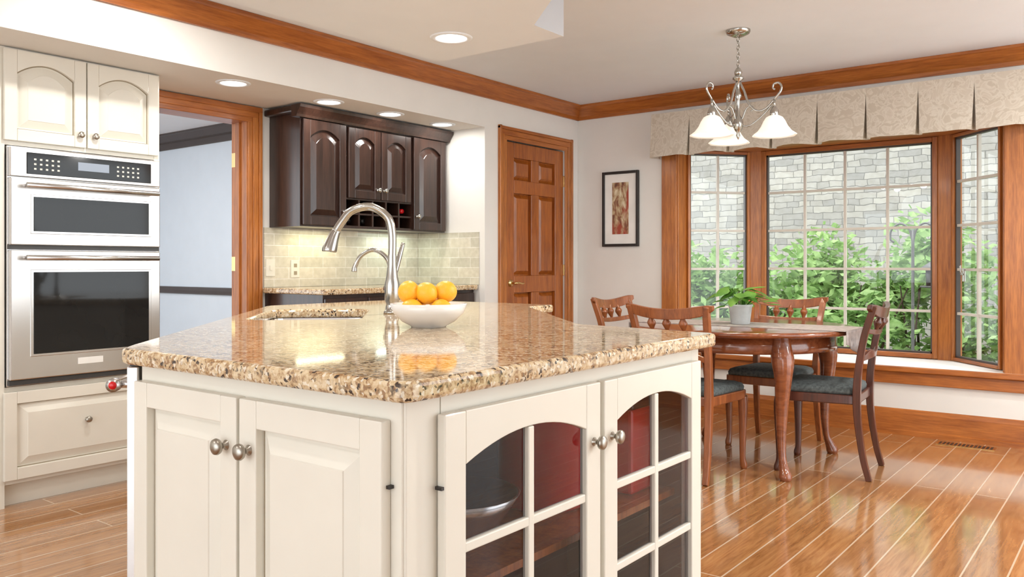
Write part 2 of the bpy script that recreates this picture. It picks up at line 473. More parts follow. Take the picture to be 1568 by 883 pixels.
w = group('wall_next_room')
box('side', (4.6, YN+.16, 0), (4.7, 9.0, ZC), 'wallblue', w)
box('far', (0, 9.0, 0), (4.7, 9.1, ZC), 'wallblue', w)
box('floor_next_room', (-1.5, 4.66, -.05), (4.7, 9.1, 0), 'floor')
box('ceiling_next_room', (-1.5, YN+.161, ZC), (4.7, 9.1, ZC+.1), 'ceil')
prism_ax('trim_4', crownprof(4.6, 1, ZC, .15, .1), YN+.17, 9.0, 'y', 'darktrim')
prism_ax('trim_5', [(4.6, .82), (4.575, .83), (4.57, .86), (4.58, .89), (4.6, .895)], YN+.17, 9.0, 'y', 'darktrim')

# ------------------------------------------------------------------ pantry door
d = group('door_1', (PD0, YW+.012, 0))
W = PD1-PD0; t = .035; HH = 2.045
st = .115
def dbox(n, x0, z0, x1, z1): box(n, (x0, 0, z0), (x1, t, z1), 'door', d, bevel=.004)
dbox('stile_l', 0, .01, st, HH); dbox('stile_r', W-st, .01, W, HH)
mid = W/2
rails = [(.01, .23), (.90, 1.03), (1.66, 1.76), (1.93, HH)]
for i, (a, c) in enumerate(rails): dbox('rail%d' % i, st, a, W-st, c)
for i in range(3):
    z0 = rails[i][1]; z1 = rails[i+1][0]
    dbox('mullion%d' % i, mid-.05, z0, mid+.05, z1)
    for j, (a, c) in enumerate([(st, mid-.05), (mid+.05, W-st)]):
        raised('panel%d%d' % (i, j), a, c, z0, z1, .032, .006, .035, 'door', d, flat=.008)
lathe('rose', [(0, .016), (.018, .014), (.028, .006), (.03, 0)], 'brass', d, loc=(.07, 0, .975), rot=(pi/2, 0, 0))
tube('lever', [(.07, -.01, .975), (.07, -.05, .975), (.10, -.055, .978), (.15, -.052, .970), (.175, -.05, .975)], [.009, .009, .009, .007, .006], 'brass', d)
for z in (1.80, 1.07, .2):
    box('hinge', (W-.006, -.012, z-.045), (W+.012, .002, z+.045), 'brass', d, bevel=.002)
c = group('trim_6')
for i, (a, b2, dd) in enumerate([(.0, .035, .012), (.035, .075, .018), (.075, .098, .026)]):
    box('cas_l%d' % i, (PD0-a, YW-dd, 0), (PD0-b2, YW, 2.055+b2), 'oak_z', c, bevel=.004)
    box('cas_r%d' % i, (PD1+a, YW-dd, 0), (PD1+b2, YW, 2.055+b2), 'oak_z', c, bevel=.004)
    box('cas_t%d' % i, (PD0-b2, YW-dd-.001, 2.05+a), (PD1+b2, YW, 2.05+b2), 'oak_x', c, bevel=.004)

# ------------------------------------------------------------------ oven cabinet
CF = 4.15
oc = group('oven_cabinet', (0, 0, 0))
X0, X1 = 1.55, 2.335
box('side_r', (X1-.03, CF+.0, 0), (X1, YN-.002, ZS-.002), 'cream', oc, bevel=.002)
box('side_l', (X0-.02, CF, 0), (X0+.038, YN-.002, ZS-.002), 'cream', oc)
box('carcass_top', (X0, CF+.003, 1.665), (X1-.01, YN-.002, ZS-.002), 'cream', oc)
box('carcass_bottom', (X0, CF+.003, .105), (X1-.01, YN-.002, .552), 'cream', oc)
box('toe_kick', (X0, CF+.05, 0), (X1-.03, YN-.002, .105), 'cream', oc)
box('left_cabinet', (.4, CF, .1), (X0-.022, YN-.002, ZS-.002), 'cream', oc)
box('left_toe', (.4, CF+.05, 0), (X0-.022, YN-.002, .1), 'cream', oc)
cabdoor('door_a', 1.58, 1.685, .367, .42, 'cream', oc, y=CF-.02, rise=.05, glaze='creamdk')
cabdoor('door_b', 1.953, 1.685, .367, .42, 'cream', oc, y=CF-.02, rise=.05, glaze='creamdk')
knob('knob_a', 1.915, CF-.02, 1.745, 'pewter', oc); knob('knob_b', 1.985, CF-.02, 1.745, 'pewter', oc)
cabdoor('drawer', 1.58, .125, .74, .405, 'cream', oc, y=CF-.02, rise=0, glaze='creamdk')
knob('knob_c', 1.95, CF-.02, .36, 'pewter', oc)
ov = group('wall_oven')
o0, o1 = 1.597, 2.317; yf = CF-.025
box('chassis', (o0+.01, CF+.004, .556), (o1-.03, YN-.01, 1.66), 'steeldk', ov)
box('trim_frame', (o0-.005, CF-.012, .556), (o1+.005, CF+.0035, 1.66), 'steel', ov, bevel=.002)
box('control_frame', (o0, yf-.012, 1.52), (o1, CF-.013, 1.655), 'steel', ov, bevel=.004)
box('control_panel', (o0+.07, yf-.017, 1.535), (o1-.05, yf-.011, 1.635), 'black', ov, bevel=.002)
box('display', (o0+.30, yf-.0185, 1.57), (o0+.45, yf-.0165, 1.61), 'lcd', ov)
for i in range(10):
    for j in range(3):
        xx = o0+.10+i*.026 if i < 5 else o0+.49+(i-5)*.026
        box('button', (xx, yf-.0185, 1.556+j*.022), (xx+.010, yf-.0165, 1.564+j*.022), 'plate', ov)
def ovendoor(n, z0, z1, wz0, wz1):
    box(n, (o0, yf-.015, z0), (o1, CF-.013, z1), 'steel', ov, bevel=.005)
    box(n+'_bezel', (o0+.085, yf-.019, wz0-.012), (o1-.05, yf-.0145, wz1+.012), 'steel', ov, bevel=.003)
    box(n+'_window', (o0+.098, yf-.022, wz0), (o1-.065, yf-.0185, wz1), 'black', ov, bevel=.001)
    hz = z1-.035
    tube(n+'_handle', [(o0+.05, yf-.065, hz), (o1-.035, yf-.065, hz)], .012, 'steel', ov)
    for x in (o0+.07, o1-.055):
        cyl(n+'_post', (x, yf-.012, hz), (x, yf-.065, hz), .009, 'steel', ov)
ovendoor('upper_door', 1.205, 1.515, 1.27, 1.43)
box('gap', (o0, yf-.005, 1.185), (o1, CF-.013, 1.205), 'steeldk', ov)
ovendoor('lower_door', .585, 1.182, .70, 1.08)
box('badge', (o0+.30, yf-.019, .635), (o0+.42, yf-.0145, .665), 'mat', ov)
box('vent', (o0, yf-.002, .56), (o1, CF-.013, .583), 'steeldk', ov)

# ------------------------------------------------------------------ bar upper cabinet
bc = group('wall_mounted_bar_cabinet')
CU = 4.19; bx0, bx1 = 3.28, 4.612
zb, zt = 1.355, 2.03
box('carcass_l', (bx0, CU, zb), (3.645, YN-.002, zt), 'dark', bc)
box('carcass_r', (4.262, CU, zb), (bx1, YN-.002, zt), 'dark', bc)
box('carcass_c', (3.645, CU, 1.545), (4.262, YN-.002, zt), 'dark', bc)
cabdoor('door_a', bx0+.012, zb+.01, .345, .66, 'dark', bc, y=CU-.022, rise=.05)
cabdoor('door_b', 3.66, 1.555, .285, .465, 'dark', bc, y=CU-.020, rise=.04)
cabdoor('door_c', 3.955, 1.555, .285, .465, 'dark', bc, y=CU-.020, rise=.04)
cabdoor('door_d', 4.268, zb+.01, .335, .66, 'dark', bc, y=CU-.022, rise=.05)
knob('k1', 3.62, CU-.022, 1.46, 'nickel', bc); knob('k2', 3.92, CU-.02, 1.62, 'nickel', bc)
knob('k3', 3.98, CU-.02, 1.62, 'nickel', bc); knob('k4', 4.30, CU-.022, 1.46, 'nickel', bc)
prism_ax('crown', [(CU+.02, zt), (CU-.03, zt), (CU-.035, zt+.015), (CU-.045, zt+.03), (CU-.065, zt+.055), (CU-.07, ZS-.012), (CU+.02, ZS-.012)], bx0-.05, bx1+.025, 'x', 'dark', bc)
box('crown_side', (bx0-.045, CU, zt+.03), (bx0, YN-.003, ZS-.012), 'dark', bc, bevel=.01)
box('crown_top', (bx0, CU, zt), (bx1, YN-.003, ZS-.014), 'dark', bc)
box('cubby_bottom', (3.645, CU, zb), (4.262, YN-.002, zb+.018), 'dark', bc)
box('cubby_back', (3.645, YN-.03, zb), (4.262, YN-.002, 1.545), 'dark', bc)
for i in range(1, 5):
    x = 3.645+.617*i/5
    box('cubby_div%d' % i, (x-.007, CU+.002, zb+.018), (x+.007, YN-.03, 1.545), 'dark', bc)
box('cubby_shelf', (3.645, CU+.004, 1.447), (4.262, YN-.03, 1.458), 'dark', bc)
for (i, z) in ((0, 1.410), (1, 1.410), (3, 1.410), (4, 1.495), (2, 1.495)):
    x = 3.645+.617*(i+.5)/5
    cyl('bottle_neck', (x, CU+.03, z), (x, CU+.12, z), .016, 'red' if i in (3, 4) else 'black', bc)
    cyl('bottle_body', (x, CU+.12, z), (x, YN-.04, z), .034, 'black', bc)
BT = .968
box('backsplash', (3.235, YN-.010, BT+.001), (XE-.001, YN-.001, zb-.002), 'tile')
box('backsplash_side', (XE-.010, YW+.05, BT+.001), (XE-.001, YN-.011, zb-.002), 'tile')
b = group('bar_cabinet')
box('carcass', (3.245, YW+.10, .1), (XE-.012, YN-.003, BT-.036), 'dark', b)
box('toe', (3.245, YW+.16, 0), (XE-.012, YN-.003, .1), 'dark', b)
for i in range(4):
    cabdoor('door%d' % i, 3.25+i*.346, .12, .34, .60, 'dark', b, y=YW+.08)
    box('drawer%d' % i, (3.25+i*.346, YW+.08, .74), (3.59+i*.346, YW+.099, .91), 'dark', b, bevel=.004)
box('bar_countertop', (3.22, YW+.055, BT-.035), (XE-.0105, YN-.011, BT), 'granite', bevel=.008)
b = group('electrical_outlet')
box('plate', (3.44, YN-.0145, 1.03), (3.51, YN-.0105, 1.145), 'plate', b, bevel=.002)
for z in (1.06, 1.11): box('socket', (3.463, YN-.016, z-.012), (3.487, YN-.0145, z+.012), 'creamdk', b)
b = group('light_switch')
box('plate', (3.245, YN-.0145, 1.04), (3.315, YN-.0105, 1.15), 'plate', b, bevel=.002)
box('toggle', (3.272, YN-.022, 1.08), (3.288, YN-.0145, 1.11), 'plate', b)
area('under_cabinet_lamp', (3.6, 4.38, 1.345), .4, 1.3, (1, .93, .62), shape='RECTANGLE', sy=.04)
area('under_cabinet_lamp', (4.3, 4.38, 1.345), .4, 1.3, (.82, 1, .88), shape='RECTANGLE', sy=.04)

# ------------------------------------------------------------------ ISLAND
isl = group('kitchen_island')
TOP = .915; T0 = .877
P = [(1.0, 1.0), (2.29, 1.0), (2.36, 1.53), (3.20, 2.36), (3.42, 2.36), (3.42, 3.42), (2.48, 3.42), (1.0, 1.96)]
rp = roundpoly(P, .035, 5)
ct = prism('countertop', rp, T0, TOP, 'granite', isl)
SC = Vector((2.18, 2.70)); ud = Vector((.7071, .7071)); vd = Vector((-.7071, .7071))
def rr(hw, hh, r): return [tuple(SC+ud*a+vd*b) for a, b in roundpoly([(-hw, -hh), (hw, -hh), (hw, hh), (-hw, hh)], r, 6)]
cut = prism('cut', rr(.36, .205, .09), T0-.1, TOP+.1, None)
ct.parent = None
m = ct.modifiers.new('bo', 'BOOLEAN'); m.object = cut; m.operation = 'DIFFERENCE'; m.solver = 'EXACT'
bpy.context.view_layer.update()
dg = bpy.context.evaluated_depsgraph_get()
nm = bpy.data.meshes.new_from_object(ct.evaluated_get(dg)); ct.modifiers.clear(); ct.data = nm
bpy.data.objects.remove(cut); ct.parent = isl
m = ct.modifiers.new('b', 'BEVEL'); m.width = .012; m.segments = 3; m.limit_method = 'ANGLE'; m.angle_limit = radians(50)
so = rr(.368, .213, .095); si = rr(.33, .18, .08); n = len(so)
v = [(x, y, T0-.002) for x, y in so]+[(x, y, T0-.20) for x, y in si]
f = [(i, (i+1) % n, n+(i+1) % n, n+i) for i in range(n)]+[tuple(range(n, 2*n))]
mesh('kitchen_sink', v, f, 'steel', None, smooth=False, bevel=.01)

BX, BY = 1.045, 1.045
body = [(BX+.012, 1.51), (2.24, 1.51), (2.30, 1.57), (3.14, 2.40), (3.37, 2.40), (3.37, 3.37), (2.50, 3.37), (BX+.012, 1.92)]
def shell(name, pts, z0, z1, mat, par):
    n = len(pts)
    v = [(x, y, z0) for x, y in pts]+[(x, y, z1) for x, y in pts]
    return mesh(name, v, [(i, (i+1) % n, n+(i+1) % n, n+i) for i in range(n)], mat, par, solid=.02)
shell('body', body, .10, T0-.001, 'cream', isl)
shell('toe', [(1.12, 1.52), (2.2, 1.52), (3.1, 2.46), (3.3, 2.46), (3.3, 3.3), (2.52, 3.3), (1.12, 1.9)], 0, .10, 'cream', isl)
box('post_corner', (BX+.003, BY+.0, .10), (1.140, 1.495, T0-.001), 'cream', isl, bevel=.004)
box('post_far', (2.200, BY, .10), (2.25, 1.495, T0-.001), 'cream', isl, bevel=.004)
box('top_rail', (1.1405, BY, .815), (2.1995, BY+.02, T0-.001), 'cream', isl)
box('mid_stile', (1.655, BY+.0005, .10), (1.705, BY+.02, .8145), 'cream', isl)
box('bottom_rail', (1.1405, BY+.0005, .10), (2.1995, BY+.02, .145), 'cream', isl)
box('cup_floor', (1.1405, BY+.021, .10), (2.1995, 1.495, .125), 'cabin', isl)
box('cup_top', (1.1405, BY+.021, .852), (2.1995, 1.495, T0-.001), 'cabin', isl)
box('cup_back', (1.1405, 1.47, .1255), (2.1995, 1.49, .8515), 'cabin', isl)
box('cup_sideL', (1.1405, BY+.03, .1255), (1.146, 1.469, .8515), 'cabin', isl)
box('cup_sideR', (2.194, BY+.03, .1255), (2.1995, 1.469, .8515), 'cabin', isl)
box('cup_shelf', (1.1465, BY+.05, .45), (2.1935, 1.469, .468), 'door', isl)
box('toe_front', (1.12, 1.12, 0), (2.18, 1.5, .0995), 'cream', isl)
fr = group('front_face', (0, BY, 0), 0, isl)
cabdoor('glass_door_a', 1.127, .120, .542, .720, 'cream', fr, y=-.0225, st=.060, rise=.042, glass=True, cols=2, rows=3)
cabdoor('glass_door_b', 1.688, .120, .530, .720, 'cream', fr, y=-.0225, st=.060, rise=.042, glass=True, cols=2, rows=3)
knob('knob_c', 1.640, -.022, .705, 'pewter', fr, 1.05); knob('knob_d', 1.722, -.022, .705, 'pewter', fr, 1.05)
box('hinge_a', (1.120, -.020, .702), (1.128, -.004, .708), 'blackm', fr)
sf = group('side_face', (BX, 1.93, 0), -pi/2, isl)
box('face_frame', (0, -.003, .10), (.880, .010, T0-.001), 'cream', sf)
cabdoor('door_a', .005, .125, .415, .713, 'cream', sf, y=-.027, t=.024, st=.058, rise=0, glaze='creamdk')
cabdoor('door_b', .430, .125, .425, .713, 'cream', sf, y=-.027, t=.024, st=.058, rise=0, glaze='creamdk')
knob('knob_a', .385, -.027, .735, 'pewter', sf, 1.1); knob('knob_b', .465, -.027, .735, 'pewter', sf, 1.1)
box('hinge_b', (.855, -.015, .717), (.863, -.004, .723), 'blackm', sf)
g = group('red_reflection_pot', (1.86, 1.32, .468))  # red pot added to stand in for a reflection on the glass
lathe('pot_body', [(0, 0), (.12, 0), (.13, .01), (.13, .26), (.134, .265), (.125, .265), (.12, .02), (0, .015)], 'red', g)
g = group('serving_bowl', (1.45, 1.28, .468))
lathe('bowl_body', [(0, 0), (.06, 0), (.07, .01), (.13, .09), (.15, .12), (.144, .12), (.12, .085), (.06, .02), (0, .015)], 'steel', g)
g = group('red_reflection_box', (2.10, 1.25, .468))  # red box, likewise added in place of a red reflection
box('box_body', (-.06, -.10, 0), (.085, .12, .24), 'red', g, bevel=.01)
box('box_lid', (-.066, -.106, .24), (.09, .126, .265), 'cabin', g, bevel=.006)
g = group('casserole_dish', (1.62, 1.30, .1255))
lathe('dish_body', [(0, 0), (.13, 0), (.15, .02), (.16, .12), (.155, .12), (.14, .02), (0, .01)], 'red', g)

dw = group('dishwasher', (1.045, 1.955, 0), pi/4)
box('front_panel', (.005, .0, .10), (.60, .028, T0-.01), 'steel', dw, bevel=.004)
box('control_strip', (.005, -.0, T0-.009), (.60, .02, T0-.002), 'steeldk', dw)
tube('handle', [(.05, .075, .815), (.56, .075, .815)], .013, 'steel', dw)
for x in (.075, .53): cyl('post', (x, .02, .815), (x, .075, .815), .010, 'steel', dw)
lathe('medallion', [(0, .004), (.009, .0035), (.0105, 0)], 'red', dw, loc=(.05, .075, .815), rot=(0, -pi/2, 0))
lathe('end_cap', [(0, .002), (.017, .001), (.017, -.02), (0, -.02)], 'steel', dw, loc=(.05, .075, .815), rot=(0, -pi/2, 0))

FB = Vector((2.385, 2.455))
fa = group('kitchen_faucet', (FB.x, FB.y, TOP), 3*pi/4)
lathe('base', [(0, 0), (.034, 0), (.035, .008), (.028, .014), (.024, .04), (.030, .055), (.031, .12), (.024, .15), (.018, .20), (.0175, .24)], 'nickel', fa)
tube('spout', [(0, 0, .22), (0, 0, .33), (.02, 0, .395), (.085, 0, .435), (.16, 0, .420), (.20, 0, .375), (.228, 0, .330)], .0165, 'nickel', fa, seg=16)
tube('spray_head', [(.222, 0, .340), (.235, 0, .310), (.250, 0, .262), (.252, 0, .252)], [.018, .023, .030, .027], 'nickel', fa, seg=18)
cyl('hub', (0, .0, .10), (.02, -.05, .10), .019, 'nickel', fa)
tube('lever', [(.015, -.045, .10), (-.01, -.062, .16), (-.025, -.072, .22), (-.045, -.082, .29)], [.014, .010, .012, .008], 'nickel', fa)
f2 = group('filter_faucet', (FB.x+.085, FB.y+.10, TOP), 3*pi/4)
lathe('base', [(0, 0), (.022, 0), (.022, .006), (.014, .012), (.013, .05), (.010, .06)], 'nickel', f2)
tube('spout', [(0, 0, .05), (0, 0, .18), (.02, 0, .235), (.07, 0, .262), (.12, 0, .238), (.145, 0, .195), (.15, 0, .170)], [.009, .009, .009, .009, .009, .010, .012], 'nickel', f2)

bw = lathe('fruit_bowl', [(0, 0), (.055, 0), (.058, .004), (.085, .018), (.112, .045), (.124, .075), (.119, .076), (.106, .047), (.080, .024), (.05, .012), (0, .010)], 'white', None, loc=(1.95, 1.84, TOP), seg=48)
for i, (dx, dy, dz) in enumerate([(-.055, .02, .056), (.0, -.055, .054), (.052, .0, .056), (.0, .058, .056), (-.008, .002, .108), (.048, -.03, .113), (-.040, .050, .112)]):
    o = sphere('orange', (1.95+dx, 1.84+dy, TOP+dz), .037, 'orange', None, sz=.94)
    o.rotation_euler = (random.random()*2, random.random()*2, 0)

# ------------------------------------------------------------------ dining table
TX, TY = 4.65, 1.89
tb = group('dining_table', (TX, TY, 0))
lathe('top', [(0, .735), (.60, .735), (.622, .740), (.632, .750), (.628, .762), (.61, .766), (0, .766)], 'table', tb, seg=72)
lathe('apron', [(.50, .645), (.515, .645), (.52, .66), (.52, .735), (.50, .735)], 'table', tb, seg=64)
for sx in (-1, 1):
    for sy in (-1, 1):
        dx, dy = sx*.7071, sy*.7071
        def L(r, z): return (dx*r, dy*r, z)
        tube('leg', [L(.50, .735), L(.51, .68), L(.53, .61), L(.535, .52), L(.52, .38), L(.515, .22), L(.525, .11), L(.545, .055), L(.56, .02), L(.56, .0)],
             [.05, .055, .058, .045, .034, .025, .020, .026, .034, .028], 'table', tb, seg=14)
rn = group('table_runner', (TX, TY, .7665))
box('cloth', (-.19, -.636, 0), (.19, .636, .003), 'runner', rn)
for s in (-1, 1):
    v = []; f = []
    for i in range(13):
        x = -.19+.38*i/12; wv = .006*sin(i*1.4)
        for j in range(6):
            z = .003-.07*j/5-(0 if j < 5 else .06*(1-abs(x)/.19))
            v.append((x, s*(.640+wv*j/5+.002), z))
    for i in range(12):
        for j in range(5): f.append((i*6+j, (i+1)*6+j, (i+1)*6+j+1, i*6+j+1))
    mesh('drop', v, f, 'runner', rn, smooth=True, solid=.003)

pl = group('potted_plant', (TX-.02, TY+.0, .770))
lathe('pot', [(0, 0), (.05, 0), (.054, .004), (.066, .10), (.070, .105), (.070, .115), (.062, .115), (.058, .095), (0, .095)], 'pot', pl)
lathe('soil', [(0, .098), (.058, .098)], 'soil', pl)
rnd = random.Random(3)
for i in range(34):
    a = rnd.random()*2*pi; rad = rnd.uniform(.03, .17); hz = rnd.uniform(.03, .11) if rad > .1 else rnd.uniform(.07, .14)
    base = Vector((.02*cos(a), .02*sin(a), .09)); tip = Vector((rad*cos(a), rad*sin(a), .10+hz-.02))
    tube('stem', [base, (base+tip)/2+Vector((0, 0, .03)), tip], .002, 'leafpl', pl, seg=5, sub=3)
    d1 = Vector((cos(a), sin(a), rnd.uniform(-.5, .3))).normalized(); sd = Vector((-sin(a), cos(a), rnd.uniform(-.3, .3)))
    Ln = rnd.uniform(.07, .10); Wd = Ln*.4
    up = d1.cross(sd)*.008
    prof = [(0, .0), (.15, .8), (.35, 1), (.6, .75), (.85, .35), (1, 0)]
    v = []; f = []
    for (tt, ww) in prof:
        c0 = tip+d1*Ln*tt+Vector((0, 0, -.02*tt*tt))
        v += [c0-sd*Wd*ww-up*ww, c0, c0+sd*Wd*ww-up*ww]
    for q in range(5):
        for s in range(2): f.append((q*3+s, q*3+s+1, q*3+s+4, q*3+s+3))
    mesh('leaf', v, f, 'leafpl', pl, smooth=True)

# ------------------------------------------------------------------ chairs
def board(name, x0, x1, yf, zt, zb, th, mat, par, n=22):
    v = []; f = []
    for i in range(n+1):
        t = i/n; x = x0+(x1-x0)*t; s = 2*t-1
        y = yf(s); a = zt(s); b = zb(s)
        lean = .18
        v += [(x, y-th/2-lean*(a-b), a), (x, y+th/2-lean*(a-b), a), (x, y+th/2, b), (x, y-th/2, b)]
    for i in range(n):
        for k in range(4): f.append((i*4+k, i*4+(k+1) % 4, (i+1)*4+(k+1) % 4, (i+1)*4+k))
    f += [(0, 1, 2, 3), (n*4+3, n*4+2, n*4+1, n*4)]
    return mesh(name, v, f, mat, par, bevel=.004)

def chair(loc, rz, mat):
    c = group('dining_chair', loc, rz)
    sp = roundpoly([(-.20, -.20), (.20, -.20), (.235, .22), (-.235, .22)], .04, 4)
    prism('seat_frame', sp, .385, .435, mat, c, bevel=.006)
    cu = roundpoly([(-.19, -.185), (.19, -.185), (.228, .215), (-.228, .215)], .05, 5)
    rows = [(1.0, .436), (1.01, .452), (.97, .470), (.85, .480), (.5, .486)]
    v = []; f = []; n = len(cu)
    for s, z in rows: v += [(x*s, .01+(y-.01)*s, z) for x, y in cu]
    for r in range(len(rows)-1):
        for i in range(n): f.append((r*n+i, r*n+(i+1) % n, (r+1)*n+(i+1) % n, (r+1)*n+i))
    f.append(tuple(range((len(rows)-1)*n, len(rows)*n))); f.append(tuple(range(n))[::-1])
    mesh('seat_cushion', v, f, 'seat', c, smooth=True)
    for s in (-1, 1):
        tube('front_leg', [(s*.212, .195, .40), (s*.214, .20, .34), (s*.213, .198, .20), (s*.212, .197, .07), (s*.215, .205, .02), (s*.215, .207, 0)], [.026, .026, .020, .016, .020, .017], mat, c, seg=12)
        tube('rear_post', [(s*.200, -.255, 0), (s*.197, -.225, .12), (s*.193, -.20, .30), (s*.192, -.195, .44), (s*.195, -.205, .58), (s*.202, -.232, .74), (s*.212, -.268, .86), (s*.220, -.285, .905)],
             [.016, .017, .019, .021, .019, .018, .018, .015], mat, c, square=True)
    board('crest_rail', -.248, .248, lambda s: -.262-.035*(1-s*s), lambda s: .888+.034*s*s-.012*abs(s)**8, lambda s: .832+.032*s*s+.022*abs(s)**8, .024, mat, c)
    board('mid_rail', -.205, .205, lambda s: -.236-.035*(1-s*s), lambda s: .785-.012*(1-s*s), lambda s: .760-.014*(1-s*s), .018, mat, c)
    board('low_rail', -.198, .198, lambda s: -.212-.030*(1-s*s), lambda s: .650+.014*(1-s*s)-.01*cos(s*pi*2), lambda s: .612+.010*(1-s*s), .018, mat, c)
    for x in (-.09, 0, .09):
        q = 1-(x/.2)**2
        tube('spindle', [(x, -.240-.035*q, .770), (x, -.247-.035*q, .79), (x, -.252-.035*q, .812), (x, -.258-.033*q, .832), (x, -.264-.030*q, .855)], [.006, .014, .023, .014, .006], mat, c, seg=10)
    return c
chair((4.165, 1.98, 0), -pi/2, 'chair')
chair((4.67, 2.50, 0), pi, 'chair')
chair((5.10, 1.86, 0), pi/2, 'chair')
chair((4.68, 1.42, 0), radians(5), 'chair_dk')

# ------------------------------------------------------------------ chandelier
ch = group('chandelier', (4.50, 1.85, 0))
lathe('canopy', [(0, 2.425), (.01, 2.41), (.03, 2.405), (.062, 2.42), (.068, 2.432), (.068, ZC)], 'nickel', ch)
cz = 2.40
for i in range(9):
    z = cz-i*.023
    pts = [(.008*cos(a) if i % 2 else 0, 0 if i % 2 else .008*cos(a), z-.012+.015*sin(a)) for a in [j*pi/5 for j in range(11)]]
    tube('chain_link', pts, .0026, 'nickel', ch, seg=6, sub=2)
lathe('column', [(0, 2.205), (.008, 2.20), (.012, 2.185), (.030, 2.175), (.032, 2.165), (.010, 2.15), (.009, 2.10), (.014, 2.085), (.022, 2.07), (.010, 2.05),
                 (.009, 2.00), (.012, 1.96), (.026, 1.93), (.030, 1.90), (.020, 1.875), (.008, 1.86), (.012, 1.845), (.004, 1.825), (0, 1.82)], 'nickel', ch)
lathe('finial_glass', [(0, 2.235), (.012, 2.225), (.022, 2.205), (.018, 2.185), (0, 2.18)], 'nickel', ch)
for kx in range(3):
    a = TH+kx*2*pi/3
    ar = group('arm_%d' % kx, (0, 0, 0), a, ch)
    tube('arm', [(.008, 0, 2.15), (.035, 0, 2.09), (.060, 0, 2.02), (.105, 0, 1.975), (.155, 0, 1.985), (.20, 0, 2.03)], .0065, 'nickel', ar)
    tube('scroll', [(.20, 0, 2.03), (.232, 0, 2.07), (.238, 0, 2.10), (.222, 0, 2.12), (.198, 0, 2.115), (.192, 0, 2.095), (.203, 0, 2.085)], [.0065, .0065, .006, .006, .006, .005, .005], 'nickel', ar)
    tube('lower_brace', [(.015, 0, 1.90), (.06, 0, 1.895), (.11, 0, 1.925), (.155, 0, 1.965), (.185, 0, 2.0)], .005, 'nickel', ar)
    tube('inner_curl', [(.02, 0, 1.93), (.045, 0, 1.99), (.075, 0, 2.005), (.085, 0, 1.985), (.07, 0, 1.975)], .0045, 'nickel', ar, seg=8)
    lathe('socket', [(0, 1.995), (.012, 1.99), (.022, 1.97), (.026, 1.930), (.020, 1.925), (0, 1.925)], 'nickel', ar, loc=(.20, 0, 0))
    cyl('socket_stem', (.20, 0, 2.03), (.20, 0, 1.985), .007, 'nickel', ar)
    v = []; f = []; seg = 48
    prof = [(.026, 1.940), (.045, 1.930), (.058, 1.910), (.072, 1.880), (.092, 1.853), (.118, 1.833), (.116, 1.829), (.088, 1.848), (.067, 1.875), (.052, 1.907)]
    n = len(prof)
    for i in range(seg):
        t = 2*pi*i/seg
        for r, z in prof:
            q = 1+.03*cos(8*t)*max(0, (r-.06)/.06)
            v.append((.20+r*q*cos(t), r*q*sin(t), z))
    for i in range(seg):
        for q in range(n-1): f.append((i*n+q, ((i+1) % seg)*n+q, ((i+1) % seg)*n+q+1, i*n+q+1))
    mesh('shade', v, f, 'shade', ar, smooth=True)
    l = bpy.data.lights.new('bulb', 'POINT'); l.energy = 5; l.shadow_soft_size = .03; l.color = (1, .9, .75)
    lo = bpy.data.objects.new('bulb', l); lo.location = (.20, 0, 1.845); lo.parent = ar; COL.objects.link(lo)

# ------------------------------------------------------------------ can lights
def can(x, y, z, e):
    g = group('recessed_or_fill_light', (x, y, z))  # shared by the real cans and the added fill cans
    lathe('trim_ring', [(.068, -.001), (.070, -.006), (.085, -.006), (.093, -.003), (.094, -.0005)], 'ceil', g)
    lathe('lens', [(0, -.0015), (.068, -.0015)], 'bulb', g)
    area('lamp', (0, 0, -.008), .12, e, (1, .97, .92), parent=g)
for x in (2.68, 3.35, 3.87, 4.38): can(x, 4.0, ZS, 3.5)
DP = [(-.6, -.2), (1.6, .85), (2.58, 1.80), (2.80, 2.04), (3.02, 2.04), (3.02, 2.78), (.6, 2.78), (-.6, 1.6)]
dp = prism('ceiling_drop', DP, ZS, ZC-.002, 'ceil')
dp.data.materials.append(M['dropshade'])
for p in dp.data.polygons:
    if abs(p.normal.z) < .5: p.material_index = 1  # side faces take the painted-in grey shade
can(2.73, 2.44, ZS, 10)
for x, y in ((1.7, 2.3), (.7, 1.3), (1.5, 1.35)): can(x, y, ZS, 3)  # unseen cans in the drop, added as fill
for x, y in ((3.4, .1), (4.9, -.6), (4.6, -1.7)): can(x, y, ZC, 32)  # out-of-view cans added to brighten the dining side
can(1.9, 3.3, ZC, 16)  # unseen can added to brighten the oven wall
can(1.6, -1.4, ZC, 5)  # another added fill can, outside the view
for x, y in ((-1, 3.2), (-2.5, 1)): can(x, y, ZC, 16)  # added fill cans left of and behind the camera, unseen

